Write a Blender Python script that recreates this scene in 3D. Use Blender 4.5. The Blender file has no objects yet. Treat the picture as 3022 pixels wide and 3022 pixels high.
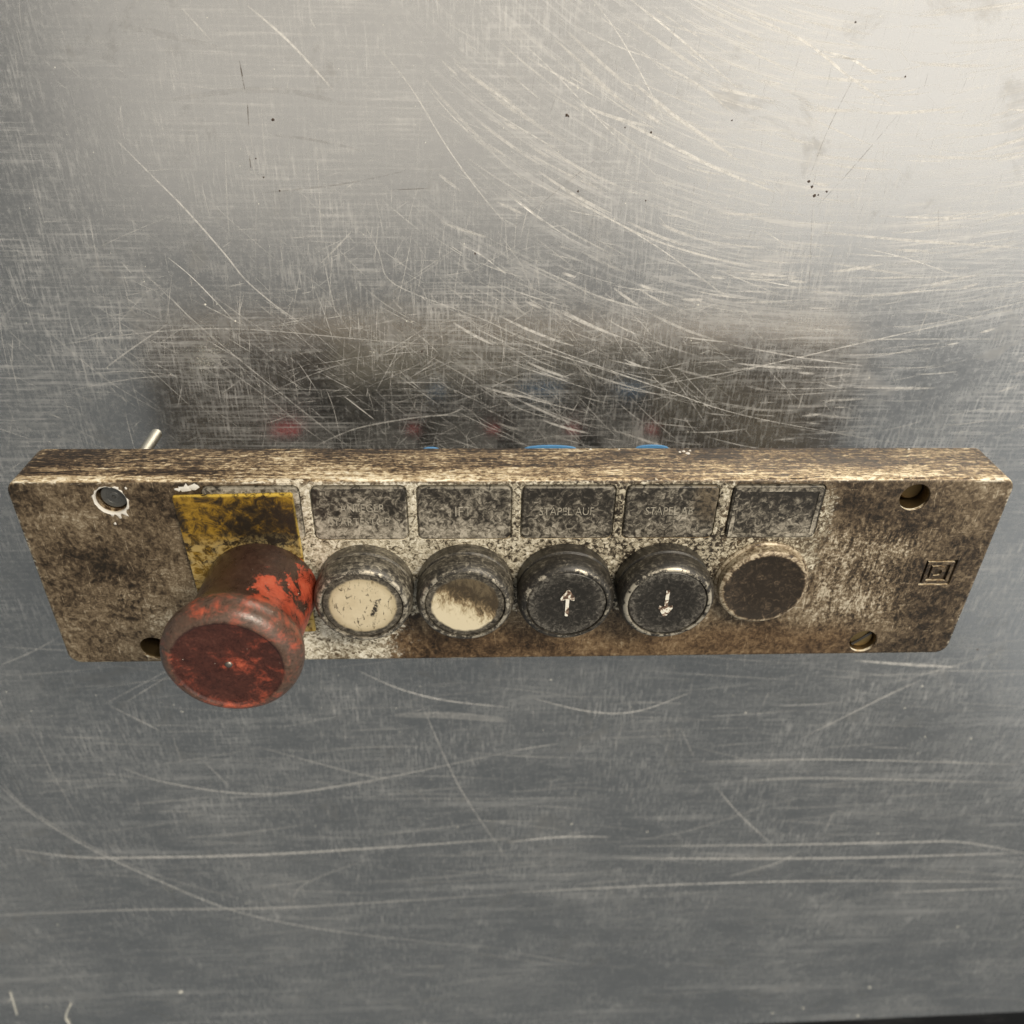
import bpy, bmesh, math, random
from mathutils import Matrix, Vector, noise as mnoise
MM = 0.001
T = 64.0                      # height of the panel face above the table, mm
sc = bpy.context.scene
C = sc.collection

# ------------------------------------------------------------------ camera
cam_d = bpy.data.cameras.new("camera"); cam = bpy.data.objects.new("camera", cam_d); C.objects.link(cam)
cam_d.sensor_width = 36.0; cam_d.sensor_fit = 'HORIZONTAL'; cam_d.lens = 29.186
cam_d.clip_start = 0.01; cam_d.clip_end = 50
R = Matrix(((0.9991, 0.004303, -0.0422), (0.019645, 0.834773, 0.550243), (0.037595, -0.550577, 0.833938)))
cam.matrix_world = Matrix.Translation((-0.013324, 0.191546, 0.266287)) @ R.to_4x4()
cam_d.dof.use_dof = True; cam_d.dof.focus_distance = 0.252; cam_d.dof.aperture_fstop = 13.0
sc.camera = cam

# ------------------------------------------------------------------ room light and added fill lamps
w = bpy.data.worlds.new("World"); sc.world = w; w.use_nodes = True
bg = w.node_tree.nodes["Background"]; bg.inputs[0].default_value = (0.94, 0.985, 0.975, 1); bg.inputs[1].default_value = 0.17

def area(name, loc, target, sx, sy, power, col):
    d = bpy.data.lights.new(name, 'AREA'); d.shape = 'RECTANGLE'; d.size = sx; d.size_y = sy; d.energy = power; d.color = col
    o = bpy.data.objects.new(name, d); C.objects.link(o); o.location = loc
    o.rotation_euler = (Vector(target) - Vector(loc)).to_track_quat('-Z', 'Y').to_euler()
    return o
area("ceiling_lamp", (0.45, 0.52, 2.3), (0.45, 0.52, 0), 3.2, 2.0, 14.5, (1.0, 0.895, 0.765))
area("upper_right_fill", (1.75, 0.05, 2.0), (1.3, 0.05, 0), 1.3, 2.4, 6.5, (1.0, 0.96, 0.90))  # unseen fill, added to brighten the table's upper right
area("bench_lamp", (0.85, 1.35, 1.25), (0.0, 0.03, 0.05), 0.9, 0.45, 42, (1.0, 0.905, 0.76))
area("right_fill", (3.2, -0.9, 1.7), (0, 0.0, 0.2), 3.6, 3.0, 11, (0.98, 1.0, 1.0))  # broad unseen fill, added to lift the table's right side
sc.cycles.max_bounces = 7; sc.cycles.diffuse_bounces = 3; sc.cycles.glossy_bounces = 4; sc.cycles.transparent_max_bounces = 14

vs = sc.view_settings
vs.view_transform = 'Standard'; vs.look = 'None'; vs.exposure = 0.0; vs.gamma = 1.0; vs.use_curve_mapping = False

# ------------------------------------------------------------------ node helpers
class NT:
    def __init__(s, name):
        s.m = bpy.data.materials.new(name); s.m.use_nodes = True; s.t = s.m.node_tree; s.n = s.t.nodes
        s.b = s.n["Principled BSDF"]
        g = s.n.new('ShaderNodeNewGeometry'); s.normal = g.outputs['Normal']
        s.P = s.vm('SCALE', g.outputs['Position'], sc=1000.0)
        sp = s.n.new('ShaderNodeSeparateXYZ'); s.l(s.P, sp.inputs[0]); s.X, s.Y, s.Z = sp.outputs
        sn = s.n.new('ShaderNodeSeparateXYZ'); s.l(s.normal, sn.inputs[0]); s.NX, s.NY, s.NZ = sn.outputs
    def l(s, a, b):
        if isinstance(a, (int, float)): b.default_value = a
        elif isinstance(a, tuple): b.default_value = a if len(a) == len(b.default_value) else a + (1.0,)
        else: s.t.links.new(a, b)
    def vm(s, op, a, b=None, sc=None):
        n = s.n.new('ShaderNodeVectorMath'); n.operation = op; s.l(a, n.inputs[0])
        if b is not None: s.l(b, n.inputs[1])
        if sc is not None: s.l(sc, n.inputs['Scale'])
        return n.outputs[0]
    def ma(s, op, a, b=0.0, c=0.0, clamp=False):
        n = s.n.new('ShaderNodeMath'); n.operation = op; n.use_clamp = clamp
        s.l(a, n.inputs[0]); s.l(b, n.inputs[1]); s.l(c, n.inputs[2]); return n.outputs[0]
    def add(s, *a):
        r = a[0]
        for k in a[1:]: r = s.ma('ADD', r, k)
        return r
    def mul(s, *a):
        r = a[0]
        for k in a[1:]: r = s.ma('MULTIPLY', r, k)
        return r
    def xf(s, v, scale=(1, 1, 1), rot=(0, 0, 0), loc=(0, 0, 0)):
        n = s.n.new('ShaderNodeMapping'); s.l(v, n.inputs[0]); n.inputs['Scale'].default_value = scale
        n.inputs['Rotation'].default_value = rot; n.inputs['Location'].default_value = loc; return n.outputs[0]
    def noise(s, v, scale, detail=3, rough=0.55, dist=0.0, col=False):
        n = s.n.new('ShaderNodeTexNoise'); s.l(v, n.inputs['Vector']); n.inputs['Scale'].default_value = scale
        n.inputs['Detail'].default_value = detail; n.inputs['Roughness'].default_value = rough; n.inputs['Distortion'].default_value = dist
        return n.outputs['Color' if col else 'Fac']
    def warp(s, v, scale, amt):
        c = s.vm('SUBTRACT', s.noise(v, scale, 2, .5, 0, True), (0.5, 0.5, 0.5))
        return s.vm('ADD', v, s.vm('SCALE', c, sc=amt))
    def vor(s, v, scale, feat='F1'):
        n = s.n.new('ShaderNodeTexVoronoi'); n.feature = feat; s.l(v, n.inputs['Vector']); n.inputs['Scale'].default_value = scale
        return n.outputs['Distance']
    def ss(s, v, a, b, lo=0.0, hi=1.0):
        n = s.n.new('ShaderNodeMapRange'); n.interpolation_type = 'SMOOTHSTEP'; s.l(v, n.inputs[0])
        n.inputs[1].default_value = a; n.inputs[2].default_value = b; n.inputs[3].default_value = lo; n.inputs[4].default_value = hi
        return n.outputs[0]
    def box(s, x0, x1, y0, y1, soft, v=None):
        X, Y = (s.X, s.Y) if v is None else v
        return s.mul(s.ss(X, x0 - soft, x0 + soft), s.ss(X, x1 + soft, x1 - soft) if 0 else s.ma('SUBTRACT', 1.0, s.ss(X, x1 - soft, x1 + soft)),
                     s.ss(Y, y0 - soft, y0 + soft), s.ma('SUBTRACT', 1.0, s.ss(Y, y1 - soft, y1 + soft)))
    def ramp(s, f, stops, interp='LINEAR'):
        n = s.n.new('ShaderNodeValToRGB'); r = n.color_ramp; r.interpolation = interp; s.l(f, n.inputs[0])
        while len(r.elements) < len(stops): r.elements.new(0.5)
        for e, (p, c) in zip(r.elements, stops):
            e.position = p; e.color = (c if isinstance(c, tuple) else (c, c, c)) + (1.0,)
        return n.outputs[0]
    def mix(s, f, a, b):
        n = s.n.new('ShaderNodeMix'); n.data_type = 'RGBA'; s.l(f, n.inputs[0]); s.l(a, n.inputs[6]); s.l(b, n.inputs[7]); return n.outputs[2]
    def bump(s, h, strength, dist=0.1, prev=None):
        n = s.n.new('ShaderNodeBump'); n.inputs['Strength'].default_value = strength; n.inputs['Distance'].default_value = dist * MM
        s.l(h, n.inputs['Height'])
        if prev is not None: s.l(prev, n.inputs['Normal'])
        return n.outputs[0]
    def comb(s, x, y, z):
        n = s.n.new('ShaderNodeCombineXYZ'); s.l(x, n.inputs[0]); s.l(y, n.inputs[1]); s.l(z, n.inputs[2]); return n.outputs[0]
    def radial(s, cx, cy):
        return s.ma('SQRT', s.add(s.ma('POWER', s.ma('ABSOLUTE', s.ma('SUBTRACT', s.X, cx)), 2.0), s.ma('POWER', s.ma('ABSOLUTE', s.ma('SUBTRACT', s.Y, cy)), 2.0)))
    def out(s, col, rough, metal=0.0, normal=None, spec=0.5, **k):
        b = s.b.inputs
        s.l(col, b['Base Color']); s.l(rough, b['Roughness']); s.l(metal, b['Metallic']); s.l(spec, b['Specular IOR Level'])
        if normal is not None: s.l(normal, b['Normal'])
        for n, v in k.items(): s.l(v, b[n.replace('_', ' ')])
        return s.m

# ------------------------------------------------------------------ materials
def m_table():
    s = NT("scratched_steel")
    P = s.P
    big = s.noise(P, .010, 4, .6, .5)
    pat = s.ss(s.noise(P, .020, 4, .65, .6), .36, .64)
    pat2 = s.ss(s.noise(s.xf(P, loc=(300, 90, 0)), .024, 4, .65, .6), .38, .64)
    g1 = s.noise(s.xf(P, (0.030, .95, 1), (0, 0, .03)), 1.0, 4, .74)
    g2 = s.noise(s.xf(P, (1.1, 0.10, 1), (0, 0, .09)), 1.0, 4, .74)
    g3 = s.noise(s.xf(P, (1.5, 0.10, 1), (0, 0, -.85)), 1.0, 4, .74)
    # circular wiping arcs sweeping over the near right corner
    ax, ay = s.ma('SUBTRACT', s.X, 110.0), s.ma('SUBTRACT', s.Y, 330.0)
    rr = s.radial(110.0, 330.0); th = s.ma('ARCTAN2', ay, ax)
    arc = s.noise(s.comb(s.mul(rr, .55), s.mul(th, 2.2), 0.0), 1.0, 6, .78)
    am = s.mul(s.ss(s.X, -60, 60), s.ss(s.Y, 60, 130), s.ss(s.noise(P, .022, 3), .34, .6))
    fine = s.noise(P, .55, 4, .80)
    crumb = s.noise(s.xf(P, (.45, 1, 1)), .16, 5, .72, .5)
    haze = s.add(s.mul(s.ss(g1, .46, .70), pat, s.ss(s.Y, -60, 60, .40, .85)), s.mul(s.ss(g2, .47, .70), pat2, .85), s.mul(s.ss(g3, .52, .70), pat, .5),
                 s.mul(s.ss(arc, .48, .64), am, 1.5), s.mul(s.ss(fine, .46, .68), .32), s.mul(s.ss(crumb, .50, .66), .14), s.mul(s.ss(big, .45, .65), .15))
    broad = s.noise(s.xf(P, (.006, .085, 1), (0, 0, .02)), 1.0, 4, .6)
    haze = s.ma('MINIMUM', s.add(haze, s.mul(s.ss(broad, .54, .70), s.ss(s.Y, -40, -130), .34)), 1.35)
    stain = s.ss(s.noise(s.xf(P, loc=(77, 0, 0)), .035, 6, .7, .8), .56, .70)
    rough = s.add(.18, s.mul(haze, .13), s.mul(crumb, .10), s.mul(stain, .08))
    col = s.mix(s.ma('MULTIPLY', haze, .55, 0, True), (0.53, 0.535, 0.535), (0.74, 0.73, 0.71))
    col = s.mix(s.mul(stain, .35), col, (0.40, 0.385, 0.36))
    metal = s.ma('SUBTRACT', .97, s.mul(haze, .34))
    nb = s.bump(s.add(g1, g2, arc, fine), .14, .04)
    return s.out(col, rough, metal, nb)

def m_scratch():
    s = NT("scratch_glint")
    a = s.n.new('ShaderNodeAttribute'); a.attribute_name = 'strength'
    brk = s.ss(s.noise(s.P, .5, 3, .6), .3, .62)
    al = s.ma('MINIMUM', s.mul(a.outputs['Fac'], s.add(s.mul(brk, .95), .40)), 1.0)
    return s.out((0.94, 0.92, 0.88), .35, .10, None, .6, Alpha=al)  # pale diffuse colour stands in for light caught by the grooves
def m_smear():
    s = NT("scratch_dark")
    a = s.n.new('ShaderNodeAttribute'); a.attribute_name = 'strength'
    al = s.mul(a.outputs['Fac'], s.ss(s.noise(s.P, .4, 3, .6), .35, .6))
    return s.out((0.12, 0.09, 0.065), .5, 0.3, None, .5, Alpha=al)

def m_plate():
    s = NT("grimy_cast_plate"); P = s.P
    Pw = s.warp(s.warp(P, .07, 9), .45, 1.6)
    large = s.noise(P, .04, 4, .6)
    f1 = s.noise(s.warp(P, .35, 1.5), .78, 4, .70, .7)
    f2 = s.noise(s.xf(s.warp(P, .08, 10), (1.0, .5, 1), (0, 0, -.55)), .62, 4, .70)
    fv = s.noise(s.xf(s.warp(P, .12, 4), (1.0, .16, 1), (0, 0, -.60)), .8, 5, .74)
    sl = s.ss(s.noise(s.xf(s.warp(P, .03, 8), (2.4, .07, 1), (0, 0, -.22)), 1.0, 3, .7), .64, .70)
    sl2 = s.ss(s.noise(s.xf(s.warp(P, .03, 8), (.06, 2.2, 1), (0, 0, .35)), 1.0, 3, .7), .66, .72)
    # thumb-wiped arcs at the lower left
    cr = s.radial(-112.0, 22.0)
    arc = s.noise(s.xf(Pw, (.25, .25, 1)), 1.0, 2)
    arcs = s.noise(s.xf(s.vm('MULTIPLY', s.comb(s.add(cr, s.mul(arc, 6.0)), s.mul(s.Y, .06), 0.0), (1.5, 1.0, 1.0))), 1.0, 4, .7)
    lw = s.mul(s.ma('SUBTRACT', 1.0, s.ss(cr, 14, 24)), s.ss(s.noise(P, .06, 3), .36, .6))
    rscuff = s.mul(s.ss(s.X, 84, 98), s.ma('SUBTRACT', 1.0, s.mul(s.ss(s.X, 112, 134), .85)), s.ma('SUBTRACT', 1.0, s.ss(s.Y, 44, 60)), s.ss(s.Y, 4, 24))
    smear = s.noise(s.xf(s.warp(P, .05, 12), (.55, 1.0, 1), (0, 0, .5)), .13, 5, .66, .3)
    t = s.add(s.mul(f1, .40), s.mul(f2, .32), s.mul(smear, .30), -.010, s.mul(s.ma('SUBTRACT', large, .5), .30), s.mul(s.add(sl, sl2), .12), s.ss(s.X, 78, 100, .004, -.028), s.mul(s.ss(s.X, 118, 142), s.ss(s.Y, 55, 66), .04))
    t = s.add(t, s.mul(rscuff, s.ma('SUBTRACT', s.add(s.mul(fv, .55), s.mul(s.noise(P, 1.0, 4, .75), .45)), .43), 1.5), s.mul(lw, s.ma('SUBTRACT', arcs, .40), .50))
    brown = s.ramp(t, [(.40, (.016, .011, .006)), (.455, (.045, .030, .017)), (.505, (.100, .071, .042)), (.555, (.185, .138, .086)), (.61, (.34, .27, .18)), (.70, (.74, .65, .50))])
    low = s.mul(s.ss(s.add(s.Y, s.mul(s.ma('SUBTRACT', large, .5), 14.0)), 19, 8), s.box(-45, 112, -10, 40, 10))
    brown = s.mix(s.mul(low, .7), brown, s.ramp(t, [(.39, (.025, .014, .007)), (.50, (.10, .057, .026)), (.58, (.22, .135, .065)), (.70, (.50, .37, .21))]))
    # worn cream paint round the legends and push buttons
    wob = s.mul(s.ma('SUBTRACT', s.noise(P, .10, 5, .65), .5), 20.0)
    v = (s.add(s.X, wob), s.add(s.Y, wob))
    cm = s.ma('MAXIMUM', s.mul(s.box(-70, 60, 21, 74, 5, v), 1.0), s.mul(s.box(50, 93, 32, 72, 6, v), .55))
    cm = s.ma('MAXIMUM', cm, s.mul(s.box(-80, -38, -4, 24, 10, v), .62))
    cm = s.mul(cm, s.ma('SUBTRACT', 1.0, s.mul(s.ss(s.Y, 66.9, 68.2), .6)))
    spk = s.noise(s.warp(P, .6, 1.6), .70, 4, .70, .9)
    blot = s.mul(s.ma('SUBTRACT', s.noise(s.xf(P, loc=(50, 0, 0)), .13, 3, .6), .5), .22)
    dark_more = s.ss(s.X, -58, 40, .085, -.015)
    ct = s.add(spk, dark_more, blot)
    cream = s.ramp(ct, [(.40, (.022, .017, .012)), (.455, (.085, .068, .048)), (.505, (.31, .27, .195)), (.58, (.58, .525, .40)), (.71, (.86, .82, .70))])
    col = s.mix(s.ss(s.add(cm, s.mul(s.ma('SUBTRACT', spk, .5), 1.1), blot), .30, .66), brown, cream)
    # faces toward +Y: streaky wear, with their lit brightness put into the colour
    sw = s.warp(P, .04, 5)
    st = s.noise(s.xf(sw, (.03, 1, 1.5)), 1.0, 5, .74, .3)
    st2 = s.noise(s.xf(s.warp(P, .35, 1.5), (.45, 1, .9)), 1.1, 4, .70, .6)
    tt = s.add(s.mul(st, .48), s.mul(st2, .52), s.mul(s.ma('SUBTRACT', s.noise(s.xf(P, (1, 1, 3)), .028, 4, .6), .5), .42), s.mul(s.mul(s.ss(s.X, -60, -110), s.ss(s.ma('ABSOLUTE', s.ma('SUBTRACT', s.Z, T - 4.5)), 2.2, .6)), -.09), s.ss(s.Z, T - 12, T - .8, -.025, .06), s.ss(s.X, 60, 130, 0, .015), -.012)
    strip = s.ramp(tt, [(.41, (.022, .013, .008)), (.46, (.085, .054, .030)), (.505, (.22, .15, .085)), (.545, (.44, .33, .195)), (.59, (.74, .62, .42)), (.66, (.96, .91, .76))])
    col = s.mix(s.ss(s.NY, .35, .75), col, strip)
    # bare metal showing on the rubbed rims
    ez = s.ss(s.Z, T - 1.6, T - .5)
    e1 = s.mul(ez, s.ma('MAXIMUM', s.ss(s.Y, 67.6, 68.4), s.ma('MAXIMUM', s.ss(s.ma('ABSOLUTE', s.X), 143.6, 144.5), s.ss(s.Y, 1.0, .3))))
    en = s.ss(s.add(s.noise(s.xf(P, (.5, 1, 1)), .55, 5, .75, 1.0), s.mul(s.ma('SUBTRACT', s.noise(P, .05, 3), .5), .5)), .55, .62)
    col = s.mix(s.mul(e1, en, .9), col, (.82, .75, .60))
    nb = s.bump(s.noise(Pw, .2, 3, .5), .35, .4)
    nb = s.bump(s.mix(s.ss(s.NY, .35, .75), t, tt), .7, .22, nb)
    rough = s.add(.30, s.mul(f2, .30))
    metal = s.ss(t, .50, .66, .05, .5)
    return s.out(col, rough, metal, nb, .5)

def m_legend(seed, bright, stain=None):
    s = NT("worn_legend_film"); P = s.xf(s.P, loc=(seed * 37.0, seed * 11.0, 0))
    a = s.noise(s.warp(P, .35, 2.0), .60, 4, .70, .8)
    b = s.noise(P, .10, 3, .55, .6)
    up = s.ss(s.Y, 50, 64, .055, -.045)
    t = s.add(a, s.mul(s.ma('SUBTRACT', b, .5), .45), up, bright)
    col = s.ramp(t, [(.40, (.022, .019, .015)), (.475, (.050, .043, .034)), (.53, (.105, .093, .073)), (.60, (.215, .193, .153)), (.74, (.46, .42, .345))])
    col = s.mix(s.mul(s.ss(s.Y, 66.25, 66.6), s.ss(a, .38, .5), .7), col, (.26, .235, .185))  # highlight on the top bevel painted in as a lighter line
    if stain is not None: col = s.mix(s.mul(s.ss(s.add(s.X, s.mul(b, 8.0)), stain, stain + 5), s.ss(s.Y, 52, 60), s.ss(a, .36, .56), .75), col, (.15, .115, .072))
    return s.out(col, s.add(.26, s.mul(a, .35)), 0.0, s.bump(t, .7, .16), .5)

def m_yellow():
    s = NT("dirty_yellow_plate"); P = s.P
    a = s.noise(s.warp(P, .18, 3), .32, 8, .80, .6)
    sm = s.noise(s.xf(s.warp(P, .1, 6), (1, 1.6, 1), (0, 0, .4)), .16, 4, .62, .8)
    blot = s.mul(s.ss(s.X, -90, -77), s.box(-100, -60, 47, 61, 4))
    t = s.add(s.mul(a, .60), s.mul(sm, .40), s.mul(blot, -.095), s.ss(s.Y, 40, 50, .03, 0))
    film = s.ramp(t, [(.40, (.018, .013, .008)), (.46, (.050, .031, .010)), (.50, (.13, .074, .010)), (.55, (.25, .145, .014)), (.63, (.38, .235, .035)), (.74, (.60, .45, .18))])
    rim = s.ma('MAXIMUM', s.ss(s.X, -66.0, -64.9), s.ss(s.Y, 64.2, 65.0))
    film = s.mix(s.mul(rim, s.ss(a, .42, .52), .8), film, (.72, .50, .08))
    pale = s.mul(s.ss(s.Y, 53, 46), s.ss(a, .46, .54), .5)
    return s.out(s.mix(pale, film, (.55, .43, .20)), s.add(.18, s.mul(a, .4)), 0.0, s.bump(a, .45, .16), .5)

def m_dark(name, c=(.03, .028, .025), rough=.5, metal=0.0):
    s = NT(name); a = s.noise(s.P, .6, 4, .6)
    return s.out(s.mix(a, tuple(k * .6 for k in c), tuple(k * 1.5 for k in c)), s.add(rough - .12, s.mul(a, .25)), metal, s.bump(a, .2, .08))

def m_ring(cx, cy, seed, wear, rim):
    """dark bezel with rubbed shoulders; rim = angle mask amount of bare metal on the lower lip"""
    s = NT("worn_button_bezel"); P = s.xf(s.P, loc=(seed * 41.0, seed * 17.0, 0))
    a = s.noise(s.warp(P, .3, 3), .5, 6, .75, 1.0)
    r = s.radial(cx, cy)
    h = s.ma('SUBTRACT', s.Z, T)
    circ = s.noise(s.xf(P, (.25, .6, 2.4)), 1.0, 4, .65, .4)
    t = s.add(s.mul(a, .6), s.mul(circ, .4), wear)
    col = s.ramp(t, [(.40, (.014, .012, .010)), (.50, (.034, .030, .024)), (.56, (.10, .088, .068)), (.64, (.27, .245, .19)), (.78, (.50, .46, .38))])
    lip = s.mul(s.ss(r, 11.9, 12.25), s.ma('SUBTRACT', 1.0, s.ss(r, 13.0, 13.6)), s.ss(h, 10.6, 11.2))
    lm = s.mul(lip, s.ss(s.add(s.noise(P, .35, 4, .7), rim), .48, .60))
    col = s.mix(s.mul(lm, .9), col, (.68, .62, .50))
    rough = s.add(.26, s.mul(a, .35))
    return s.out(col, rough, s.mul(lm, .7), s.bump(t, .8, .2), .6)

def m_cap(kind, cx, cy, seed):
    s = NT("button_cap_" + kind); P = s.xf(s.P, loc=(seed * 29.0, seed * 13.0, 0))
    r = s.radial(cx, cy)
    a = s.noise(s.warp(P, .5, 2), .8, 5, .7, .8)
    if kind == 'cream':
        sp = s.noise(s.xf(P, (1.6, .7, 1), (0, 0, .5)), .42, 6, .74, .8)
        col = s.mix(s.noise(P, .25, 4, .65), (.50, .42, .27), (.74, .66, .48))
        col = s.mix(s.ss(sp, .555, .63), col, (.07, .055, .038)); col = s.mix(s.ss(r, 7.5, 10, 0, .55), col, (.36, .29, .17))
        gw = s.mul(s.ma('SUBTRACT', s.noise(P, .45, 4, .7), .5), 5.0); gash = s.mul(s.box(cx + 3.0, cx + 4.5, cy - 4.0, cy + 2.0, .35, (s.add(s.X, gw, s.mul(s.ma('SUBTRACT', s.Y, cy), -.22)), s.add(s.Y, gw))), s.ss(a, .40, .52))
        col = s.mix(gash, col, (.035, .03, .024))
    elif kind == 'half':
        sp = s.noise(s.xf(s.warp(P, .2, 3), (1.3, .5, 1)), .4, 8, .78, .3)
        d = s.add(s.mul(s.ma('SUBTRACT', s.Y, cy), .035), s.mul(s.ma('SUBTRACT', s.X, cx), .018), sp)
        col = s.ramp(d, [(.34, (.72, .64, .46)), (.43, (.56, .48, .32)), (.50, (.30, .225, .13)), (.58, (.11, .08, .045)), (.70, (.045, .033, .02)), (.85, (.13, .10, .06))])
    else:
        col = s.ramp(s.add(a, s.ss(r, 7, 11.5, -.06, .07)), [(.42, (.020, .018, .015)), (.53, (.042, .038, .032)), (.62, (.10, .092, .078)), (.78, (.22, .205, .175))])
    if kind in ('cream', 'half'):
        rr = s.add(r, s.mul(s.ma('SUBTRACT', s.noise(P, .3, 3), .5), 1.6))
        edge = s.ss(rr, 9.5, 10.4)
        col = s.mix(edge, col, s.ramp(a, [(.40, (.030, .026, .021)), (.54, (.10, .088, .068)), (.68, (.26, .235, .185))]))
    return s.out(col, s.add(.20, s.mul(a, .4)), 0.0, s.bump(a, .3, .08), .5)

def m_arrow():
    s = NT("worn_white_arrow"); a = s.noise(s.P, .62, 3, .6, .5)
    return s.out(s.ramp(a, [(.40, (.08, .05, .035)), (.47, (.26, .17, .12)), (.53, (.80, .77, .66)), (.8, (.88, .86, .78))]), .4, 0.0, s.bump(a, .3, .08))

MX, MY = -78.0, 32.2          # mushroom axis at the face
def m_red():
    s = NT("grimy_red_plastic"); P = s.P
    a = s.noise(s.warp(P, .15, 3), .28, 8, .78, .4)
    b = s.noise(s.warp(P, .08, 6), .075, 6, .66, .4)
    f = s.noise(P, 1.2, 4, .7)
    h = s.ma('SUBTRACT', s.Z, T)
    r0 = s.add(s.radial(MX - 2.6, MY), s.mul(s.ma('SUBTRACT', a, .5), 3.0))
    head = s.mul(s.ss(r0, 15.6, 14.6), s.ss(h, 28, 31))
    rimz = s.mul(s.ss(h, 25.0, 28.5), s.ma('SUBTRACT', 1.0, head))
    fx = s.ma('SUBTRACT', s.X, MX)
    t = s.add(s.mul(a, .50), s.mul(b, .50))
    # the handled front of the neck is black with grime, its right flank keeps its colour
    flank = s.add(s.mul(fx, .042), s.mul(s.ma('SUBTRACT', b, .5), 2.2), s.mul(s.ma('SUBTRACT', a, .5), 1.0), s.ss(h, 10, 24, 0, .18))
    neck = s.mul(s.ss(flank, .58, .42), s.ss(h, 28, 24), s.ss(s.NY, -.25, .15), s.ss(s.add(h, s.mul(b, 10.0)), 4, 9, .55, 1.0))
    red = s.ramp(s.add(t, s.mul(s.ma('SUBTRACT', f, .5), .1)), [(.36, (.17, .028, .016)), (.46, (.32, .050, .026)), (.56, (.44, .078, .038)), (.72, (.54, .14, .075))])
    grime = s.ramp(s.add(s.mul(a, .6), s.mul(f, .4)), [(.38, (.016, .013, .010)), (.56, (.038, .029, .021)), (.70, (.10, .072, .052))])
    gm = s.ss(s.add(t, s.mul(neck, -.34), s.mul(head, -.112), s.mul(rimz, -.090), s.mul(s.ma('SUBTRACT', f, .5), .06)), .38, .56, 1.0, 0.0)
    maroon = s.ramp(s.add(s.mul(a, .6), s.mul(f, .4)), [(.38, (.024, .009, .007)), (.55, (.062, .022, .016)), (.72, (.16, .07, .05))])
    gcol = s.mix(s.mul(head, .85), grime, maroon)
    gcol = s.mix(s.mul(rimz, .85), gcol, s.ramp(s.add(s.mul(a, .6), s.mul(f, .4)), [(.36, (.050, .036, .026)), (.55, (.115, .085, .062)), (.72, (.21, .165, .125))]))
    col = s.mix(s.mul(gm, .94), red, gcol)
    nick = s.ss(s.noise(P, .8, 3, .6), .725, .75)
    col = s.mix(nick, col, (.6, .5, .42))
    nb = s.bump(s.noise(P, .22, 3, .6), .35, .5)
    return s.out(col, s.add(.13, s.mul(a, .34)), 0.0, s.bump(s.add(t, s.mul(f, .3)), .6, .25, nb), .55)

def m_metal(name, c, rough):
    s = NT(name); a = s.noise(s.P, .8, 4, .65)
    return s.out(s.mix(a, tuple(k * .75 for k in c), c), s.add(rough, s.mul(a, .15)), 1.0, s.bump(a, .15, .05))
def m_plain(name, c, rough=.5):
    s = NT(name); a = s.noise(s.P, .3, 4, .6)
    return s.out(s.mix(a, tuple(k * .8 for k in c), tuple(min(1, k * 1.15) for k in c)), rough, 0.0)

M = dict(table=m_table(), scratch=m_scratch(), smear=m_smear(), plate=m_plate(), yellow=m_yellow(), red=m_red(), arrow=m_arrow(),
         black=m_dark("black_bakelite"), screw=m_dark("oxidised_screw", (.11, .11, .105), .42, .6), brass=m_metal("dull_brass", (.36, .26, .12), .34),
         zinc=m_metal("zinc_thread", (.92, .90, .80), .30), blue=m_plain("blue_plastic", (.10, .30, .58), .55), redp=m_plain("red_plastic", (.36, .02, .03), .4),
         white=m_plain("white_paint", (.72, .69, .63), .55), floor=m_dark("dark_floor", (.012, .011, .011), .7), lint=m_plain("white_lint", (.85, .83, .74), .8),
         crumb=m_plain("brown_crumb", (.05, .03, .02), .7), sleeve=m_metal("dirty_brass", (.15, .105, .05), .45), pin=m_metal("pin_metal", (.34, .31, .27), .42), gap=m_dark("recess_grime", (.16, .145, .115), .5))

# ------------------------------------------------------------------ mesh helpers (all in millimetres)
def link(name, me, mat=None, parent=None, sharp=35):
    o = bpy.data.objects.new(name, me); C.objects.link(o)
    if mat is not None: me.materials.clear(); me.materials.append(mat)
    if parent is not None: o.parent = parent
    if sharp is not None:
        me.set_sharp_from_angle(angle=math.radians(sharp))
        for p in me.polygons: p.use_smooth = len(p.vertices) <= 4
    return o
def tag(o, label=None, cat=None, group=None, kind=None):
    for k, v in (("label", label), ("category", cat), ("group", group), ("kind", kind)):
        if v: o[k] = v
    return o
def mesh_of(verts, faces, name="m"):
    me = bpy.data.meshes.new(name); me.from_pydata([tuple(c * MM for c in v) for v in verts], [], faces); me.update()
    bm = bmesh.new(); bm.from_mesh(me); bmesh.ops.recalc_face_normals(bm, faces=bm.faces); bm.to_mesh(me); bm.free()
    return me
def lathe(cx, cy, prof, n=72, tilt=(0, 0), z0=T, wob=0.0, seed=0):
    """prof: (r, h) from the base up; axis leans by tilt mm per mm of height"""
    V, F = [], []
    idx = []
    for r, h in prof:
        x0, y0 = cx + tilt[0] * h, cy + tilt[1] * h
        if r < 1e-6:
            idx.append([len(V)]); V.append((x0, y0, z0 + h)); continue
        row = []
        for k in range(n):
            a = 2 * math.pi * k / n
            d = 1.0
            if wob: d += wob * mnoise.noise(Vector((math.cos(a) * 1.7 + seed, math.sin(a) * 1.7, h * .08)))
            row.append(len(V)); V.append((x0 + r * d * math.cos(a), y0 + r * d * math.sin(a), z0 + h))
        idx.append(row)
    for A, B in zip(idx, idx[1:]):
        for k in range(n):
            j = (k + 1) % n
            if len(A) == 1 and len(B) == 1: break
            if len(A) == 1: F.append((A[0], B[j], B[k]))
            elif len(B) == 1: F.append((A[k], A[j], B[0]))
            else: F.append((A[k], A[j], B[j], B[k]))
    return mesh_of(V, F)
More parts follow.
